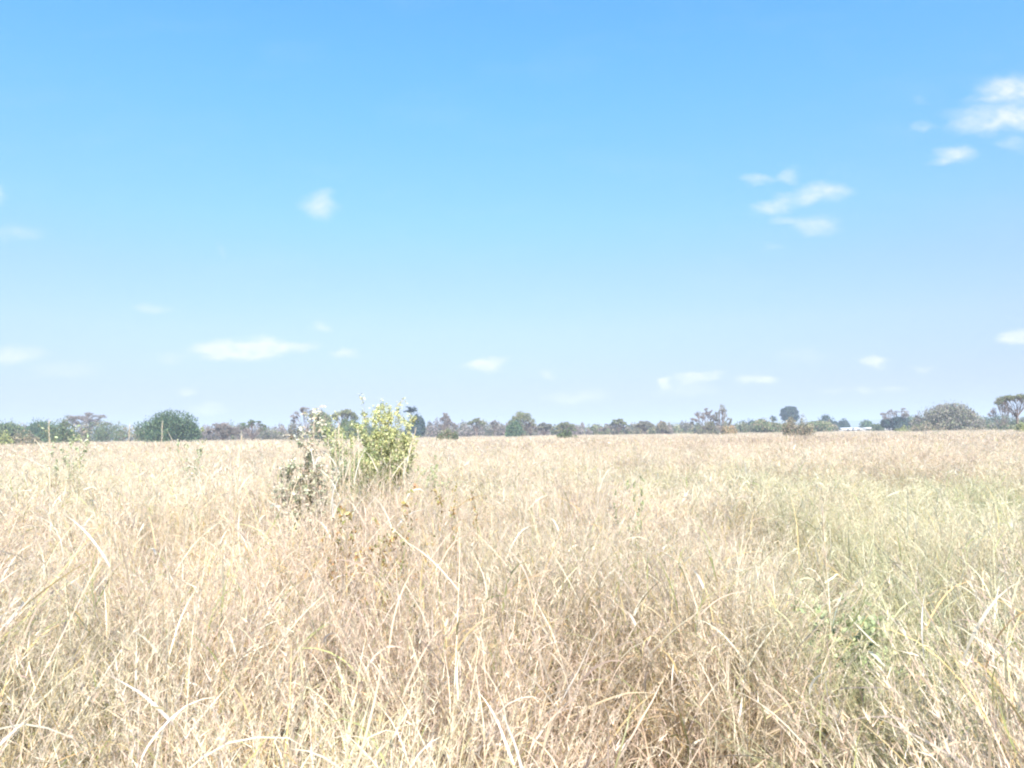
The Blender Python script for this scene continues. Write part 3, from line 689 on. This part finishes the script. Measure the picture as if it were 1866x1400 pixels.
# low scrub that closes the tree line, bush by bush
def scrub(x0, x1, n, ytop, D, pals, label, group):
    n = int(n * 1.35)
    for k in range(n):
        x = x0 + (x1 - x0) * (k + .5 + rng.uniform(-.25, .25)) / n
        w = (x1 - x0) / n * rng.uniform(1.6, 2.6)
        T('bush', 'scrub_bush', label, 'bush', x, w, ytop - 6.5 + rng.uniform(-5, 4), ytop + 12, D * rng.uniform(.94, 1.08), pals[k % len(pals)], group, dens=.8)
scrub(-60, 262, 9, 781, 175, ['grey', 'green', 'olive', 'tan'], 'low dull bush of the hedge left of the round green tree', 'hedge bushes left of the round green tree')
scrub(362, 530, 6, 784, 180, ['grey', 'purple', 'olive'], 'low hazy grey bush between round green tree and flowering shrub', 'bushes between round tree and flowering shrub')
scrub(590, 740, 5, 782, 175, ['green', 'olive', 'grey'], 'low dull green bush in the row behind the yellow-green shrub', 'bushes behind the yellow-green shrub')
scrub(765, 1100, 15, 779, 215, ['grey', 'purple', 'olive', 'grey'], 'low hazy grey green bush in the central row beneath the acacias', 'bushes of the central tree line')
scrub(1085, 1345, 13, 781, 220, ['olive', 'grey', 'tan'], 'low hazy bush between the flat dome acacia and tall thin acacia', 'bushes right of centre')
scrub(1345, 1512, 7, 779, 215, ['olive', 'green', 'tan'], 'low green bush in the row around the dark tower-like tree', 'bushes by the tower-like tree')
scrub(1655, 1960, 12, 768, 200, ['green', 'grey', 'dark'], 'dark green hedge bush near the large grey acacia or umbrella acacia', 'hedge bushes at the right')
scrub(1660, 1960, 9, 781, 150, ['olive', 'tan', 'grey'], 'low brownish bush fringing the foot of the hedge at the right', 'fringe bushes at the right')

# ------------------------------------------------------------------ three low white houses beyond the field
M_WALL = flat_mat('whitewash', (.45, .44, .42), .8, 2, .06)
M_ROOF = flat_mat('pale_metal_roof', (.52, .53, .54), .5, 4, .08)
M_DARK = flat_mat('dark_opening', (.07, .07, .08), .4, 3, .1)
def boxes(lst, name, mat):
    a = Acc()
    for (x0, x1, y0, y1, z0, z1) in lst:
        V = [(x, y, z) for x in (x0, x1) for y in (y0, y1) for z in (z0, z1)]
        F = [(0, 1, 3, 2), (4, 6, 7, 5), (0, 4, 5, 1), (2, 3, 7, 6), (0, 2, 6, 4), (1, 5, 7, 3)]
        a.add(V, F, (.5, .5, .5))
    return a.mesh(name, mat)
def house(label, xc, w, ytop, D, gable):
    x, H, _, hw = dims(xc, w, ytop, ytop + 3, D)
    t = thing('low_house', (x, D, 0), label, 'house', 'white houses at the far edge of the field')
    d = 3.0; e = H * .72
    obj('wall', boxes([(-hw, hw, -d, d, 0, e)], 'wall', M_WALL), t)
    r = Acc(); o = .35
    if gable:
        V = [(-hw - o, -d - o, e + .003), (hw + o, -d - o, e + .003), (hw + o, 0, H), (-hw - o, 0, H), (-hw - o, d + o, e + .003), (hw + o, d + o, e + .003)]
        V += [(a, b, c - .12) for a, b, c in V]
        F = [(0, 1, 2, 3), (3, 2, 5, 4), (6, 9, 8, 7), (9, 10, 11, 8), (0, 6, 7, 1), (4, 5, 11, 10), (0, 3, 9, 6), (3, 4, 10, 9), (1, 7, 8, 2), (2, 8, 11, 5)]
        V[6:] = [(a, b, max(c, e + .001)) if abs(b) > 1 else (a, b, c) for a, b, c in V[6:]]
        r.add(V, F, (.5, .5, .5)); obj('roof', r.mesh('roof', M_ROOF), t)
    else:
        obj('roof', boxes([(-hw - o, hw + o, -d - o, d + o, e + .003, H)], 'roof', M_ROOF), t)
    obj('door', boxes([(-.45, .45, -d - .04, -d - .003, .01, 2.0)], 'door', M_DARK), t)
    for s in (-1, 1):
        wf = obj('window', boxes([(s * hw * .6 - .5, s * hw * .6 + .5, -d - .05, -d - .003, 1.0, 1.9)], 'window', M_WALL), t)
        obj('pane', boxes([(s * hw * .6 - .42, s * hw * .6 + .42, -d - .07, -d - .053, 1.08, 1.82)], 'pane', M_DARK), wf)
house('leftmost white low house with a pale roof glimpsed over the grass', 1547, 32, 779.6, 240, True)
house('middle white low house, smallest of the three, left of the green hedge bush', 1581, 18, 779.2, 250, False)
house('rightmost white low house between the green hedge bush and dark tree', 1618, 20, 777.8, 240, True)

# ------------------------------------------------------------------ nearer shrubs and weeds
def shrub(name, label, cat, xc, ybase_top, ytop, w, D, kind, group=None, nst=9):
    x, H, zl, hw = dims(xc, w, ytop, ybase_top, D)
    t = thing(name, (x, D, 0), label, cat, group)
    st = Acc(); lf = Acc(); fl = Acc()
    if kind == 'flower':
        n = 20
        P = blades(st, rng.normal(0, .05, (n, 3)) * [1, 1, 0], rng.uniform(0, 6.283, n), rng.uniform(.01, .13, n), rng.uniform(0, .16, n), rng.uniform(.62, 1.0, n) * H, np.full(n, .009), 8, pick(n, [(.2, .16, .1), (.3, .25, .15)], [1, 1]), wander=.15, prof=3)
        b, s = on_curves(P, 14, .28, 1); k = len(b)
        Q = blades(st, b, rng.uniform(0, 6.283, k), rng.uniform(.4, 1.1, k), rng.uniform(0, .5, k), rng.uniform(.07, .19, k), np.full(k, .004), 3, pick(k, [(.3, .25, .15)], [1]))
        b, s = on_curves(Q, 13, .2, 1); k = len(b)
        cards(lf, b + rng.normal(0, .015, b.shape), rng.uniform(.02, .05, k), pick(k, [(.38, .41, .27), (.45, .47, .32), (.55, .42, .31), (.55, .52, .40)], [4, 4, 2.5, 3], .2), 1.9, .3)
        tips = Q[:, -1]; sel = tips[rng.uniform(0, 1, len(tips)) < .38]
        for q in sel:
            m = 20; d = nrm(rng.normal(0, 1, (m, 3))); d[:, 2] = np.abs(d[:, 2]) * .5
            cards(fl, q + d * [.028, .028, .022], rng.uniform(.012, .022, m), pick(m, [(.78, .72, .58), (.66, .55, .42)], [3, 1], .08), 1.3)
    elif kind == 'yellow':
        n = nst
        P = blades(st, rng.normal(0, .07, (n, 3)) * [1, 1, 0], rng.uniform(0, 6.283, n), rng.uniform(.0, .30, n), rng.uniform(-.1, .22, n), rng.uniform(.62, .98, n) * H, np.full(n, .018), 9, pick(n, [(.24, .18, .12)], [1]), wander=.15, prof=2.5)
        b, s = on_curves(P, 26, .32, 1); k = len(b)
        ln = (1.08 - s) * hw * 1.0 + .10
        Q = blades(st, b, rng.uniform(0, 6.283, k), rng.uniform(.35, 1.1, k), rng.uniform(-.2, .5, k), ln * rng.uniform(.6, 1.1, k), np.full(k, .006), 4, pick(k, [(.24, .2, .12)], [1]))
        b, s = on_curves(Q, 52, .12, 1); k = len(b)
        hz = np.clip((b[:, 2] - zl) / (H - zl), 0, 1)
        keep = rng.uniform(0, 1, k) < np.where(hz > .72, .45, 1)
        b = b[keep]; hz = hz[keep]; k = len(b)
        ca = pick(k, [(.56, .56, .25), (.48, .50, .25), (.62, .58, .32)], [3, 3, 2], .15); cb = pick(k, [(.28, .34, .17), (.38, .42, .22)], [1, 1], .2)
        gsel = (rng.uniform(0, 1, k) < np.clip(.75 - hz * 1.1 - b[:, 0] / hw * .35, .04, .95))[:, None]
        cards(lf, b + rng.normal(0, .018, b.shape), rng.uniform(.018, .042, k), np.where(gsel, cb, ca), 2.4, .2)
    elif kind in ('sprig', 'weed', 'rust', 'broad'):
        c_ = {'sprig': ([(.34, .40, .22), (.44, .46, .28), (.72, .70, .52)], [4, 4, 1.2]), 'weed': ([(.30, .36, .18), (.38, .44, .22), (.48, .50, .28)], [4, 3, 1]),
              'rust': ([(.42, .24, .10), (.50, .38, .16), (.34, .34, .12)], [4, 3, 2]), 'broad': ([(.42, .47, .25), (.48, .52, .30), (.36, .42, .22)], [3, 3, 2])}[kind]
        n = nst
        P = blades(st, rng.normal(0, .04, (n, 3)) * [1, 1, 0], rng.uniform(0, 6.283, n), rng.uniform(.0, .22, n), rng.uniform(0, .35, n), rng.uniform(.65, 1.0, n) * H, np.full(n, .006), 7, pick(n, [(.34, .29, .15)], [1]), wander=.15, prof=3)
        P[:, :, 0] = P[:, :, 0]
        b, s = on_curves(P, 9, .4, 1); k = len(b)
        Q = blades(st, b, rng.uniform(0, 6.283, k), rng.uniform(.4, 1.3, k), rng.uniform(0, .5, k), rng.uniform(.3, 1.0, k) * hw * .8, np.full(k, .003 + .0002 * D), 3, pick(k, [(.3, .27, .14)], [1]))
        b, s = on_curves(Q, 9 if kind != 'broad' else 9, .2, 1); k = len(b)
        sz = {'sprig': .05, 'weed': .032, 'rust': .028, 'broad': .032}[kind]
        cards(lf, b + rng.normal(0, .01, b.shape), rng.uniform(.6, 1.4, k) * sz, pick(k, *c_, .18), 2.0 if kind != 'broad' else 1.6, .3)
    V = np.concatenate(lf.v); x0, x1 = np.percentile(V[:, 0], 3), np.percentile(V[:, 0], 97); z1 = max(np.percentile(V[:, 2], 98.5), np.concatenate(st.v)[:, 2].max() * .93)
    for A_ in (st, lf, fl):
        for q in A_.v: q[:, 0] = (q[:, 0] - (x0 + x1) / 2 * np.clip(q[:, 2] / H, 0, 1)) * (2 * hw / (x1 - x0)) ** 1.0; q[:, 2] *= H / z1
    if kind == 'flower': obj('flower_heads', fl.mesh('flower_heads', M_LEAF), t)
    obj('stem', st.mesh('stem', M_LEAF), t); obj('foliage', lf.mesh('foliage', M_LEAF), t)
    return t

shrub('flowering_shrub', 'grey green shrub with cream flower heads and reddish leaves at left centre', 'shrub', 556, 880, 768, 72, 7.0, 'flower')
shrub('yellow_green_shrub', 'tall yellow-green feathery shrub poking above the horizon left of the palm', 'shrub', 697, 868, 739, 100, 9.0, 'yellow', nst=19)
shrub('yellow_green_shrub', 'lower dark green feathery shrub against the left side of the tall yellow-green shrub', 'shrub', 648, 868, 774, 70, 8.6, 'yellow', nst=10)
shrub('green_weed', 'small dark green leafy weed in the grass right of the yellow-green shrub', 'weed', 787, 872, 835, 50, 11, 'weed', nst=9)
shrub('green_weed', 'narrow upright green weed in the grass right of the picture centre', 'weed', 1146, 950, 872, 44, 6.5, 'weed', nst=8)
shrub('green_weed', 'broad-leaved green weed low in the grass in the right foreground', 'weed', 1565, 1180, 1112, 110, 3.5, 'broad', nst=14)
shrub('leafy_sprig', 'pale green sprig with light-tipped leaves in front of the mid green leafy bush', 'sapling', 122, 822, 778, 60, 14, 'sprig', nst=8)
shrub('leafy_sprig', 'pale sprig at the right foot of the round green tree', 'sapling', 345, 812, 783, 44, 15, 'sprig', nst=7)
shrub('rusty_weed', 'rust and yellow leaved weed below the flowering shrub', 'weed', 612, 960, 895, 44, 4.6, 'rust', nst=7)
shrub('rusty_weed', 'widest orange brown leaved weed below the yellow-green shrub', 'weed', 712, 1050, 915, 130, 4.2, 'rust', nst=18)
shrub('rusty_weed', 'thin yellowish weed between the orange weed and picture centre', 'weed', 832, 970, 895, 70, 5.2, 'rust', nst=8)

# tall single grass stalks that stand above the rest
def stalks(label, lst, name='tall_grass_stalk'):
    global rng
    for (xb, xt, yt, D, w, lab) in lst:
        rng = np.random.default_rng(int(xb * 3 + yt))
        top = at(xt, yt, D); b = at(xb, 900, D); t = thing(name, (b.x, D, 0), lab, 'grass stalk', 'tall pale grass stalks above the field')
        st = Acc(); hd = Acc()
        dx_, H = top.x - b.x, top.z
        s = np.linspace(0, 1, 10); pts = np.stack([dx_ * s ** 1.8, .05 * np.sin(s * 3), H * s], 1)
        tube(st, pts, np.linspace(w, w * .35, 10), (.66, .56, .38), 5)
        tube(hd, pts[7:] , np.linspace(w * .7, w * .5, 3), (.66, .56, .38), 5)
        n = 120; k = rng.uniform(6.9, 9, n); i = np.minimum(k.astype(int), 8); f = (k - i)[:, None]; bb = pts[i] * (1 - f) + pts[i + 1] * f
        blades(hd, bb, rng.uniform(0, 6.283, n), rng.uniform(.05, .5, n), rng.uniform(0, .4, n), rng.uniform(.02, .06, n), np.full(n, .004), 1, pick(n, [PALE, PINK, WHT], [3, 2, 1]))
        n = 5; i = rng.integers(3, 8, n)
        blades(st, pts[i], rng.uniform(0, 6.283, n), rng.uniform(.1, .6, n), rng.gamma(2, .5, n), rng.uniform(.2, .35, n), rng.uniform(.006, .010, n), 6, pick(n, [PALE, WHT], [1, 1]))
        obj('stem', st.mesh('stem', M_LEAF, True), t); obj('seed_head', hd.mesh('seed_head', M_LEAF), t)
stalks('', [(405, 440, 795, 4.6, .0045, 'tall pale stalk under the feathery green tree, tip at the horizon'),
            (86, 88, 768, 6.5, .004, 'upright pale stalk before the mid green leafy bush at left'),
            (215, 236, 776, 7.5, .004, 'pale stalk leaning right between purple acacia and round green tree'),
            (280, 296, 770, 8.5, .003, 'thin pale stalk crossing the face of the round green tree'),
            (540, 640, 838, 4.3, .0035, 'long stalk leaning right across the foot of the flowering shrub'),
            (609, 611, 783, 5.6, .003, 'thin upright stalk between flowering shrub and yellow-green shrub, left one'),
            (625, 623, 790, 5.9, .003, 'thin upright stalk between flowering shrub and yellow-green shrub, middle one'),
            (641, 645, 800, 6.1, .003, 'thin upright stalk at the left face of the yellow-green shrub'),
            (570, 571, 775, 6.4, .002, 'very thin stalk rising beside the flowering shrub top'),
            (690, 758, 782, 5.5, .003, 'pale stalk arching right at the right flank of the yellow-green shrub'),
            (618, 617, 775, 5.8, .0025, 'tallest thin upright stalk in the bunch left of the yellow-green shrub'),
            (633, 636, 812, 5.3, .003, 'shorter thin stalk in the bunch left of the yellow-green shrub'),
            (655, 652, 786, 6.3, .0025, 'thin stalk nearest the yellow-green shrub in the bunch at its left'),
            (600, 598, 800, 5.5, .003, 'leftmost thin stalk of the bunch right of the flowering shrub'),
            (735, 737, 835, 5.4, .003, 'short upright stalk right of the yellow-green shrub'),
            (1075, 1100, 822, 6.0, .003, 'arching pale stalk in the grass right of centre'),
            (180, 205, 905, 3.3, .004, 'thick pale stalk in the left foreground grass'),
            (1520, 1500, 935, 3.4, .004, 'grey upright stalk in the right foreground above the green weed')])

# ------------------------------------------------------------------ haze
hz_m, t_, n_, l_ = mat_base('thin_haze')
o_ = n_('ShaderNodeOutputMaterial'); pv = n_('ShaderNodeVolumePrincipled')
pv.inputs['Color'].default_value = (.60, .69, .79, 1); pv.inputs['Density'].default_value = .0010; pv.inputs['Anisotropy'].default_value = 0.0
l_(pv.outputs[0], o_.inputs['Volume'])
R2 = R + 60
hz = obj('haze', boxes([(-R2, R2, -R2, R2, -1.2, 42)], 'haze', hz_m))
tag(hz, 'pale blue haze over the far tree line', 'haze', kind='stuff')
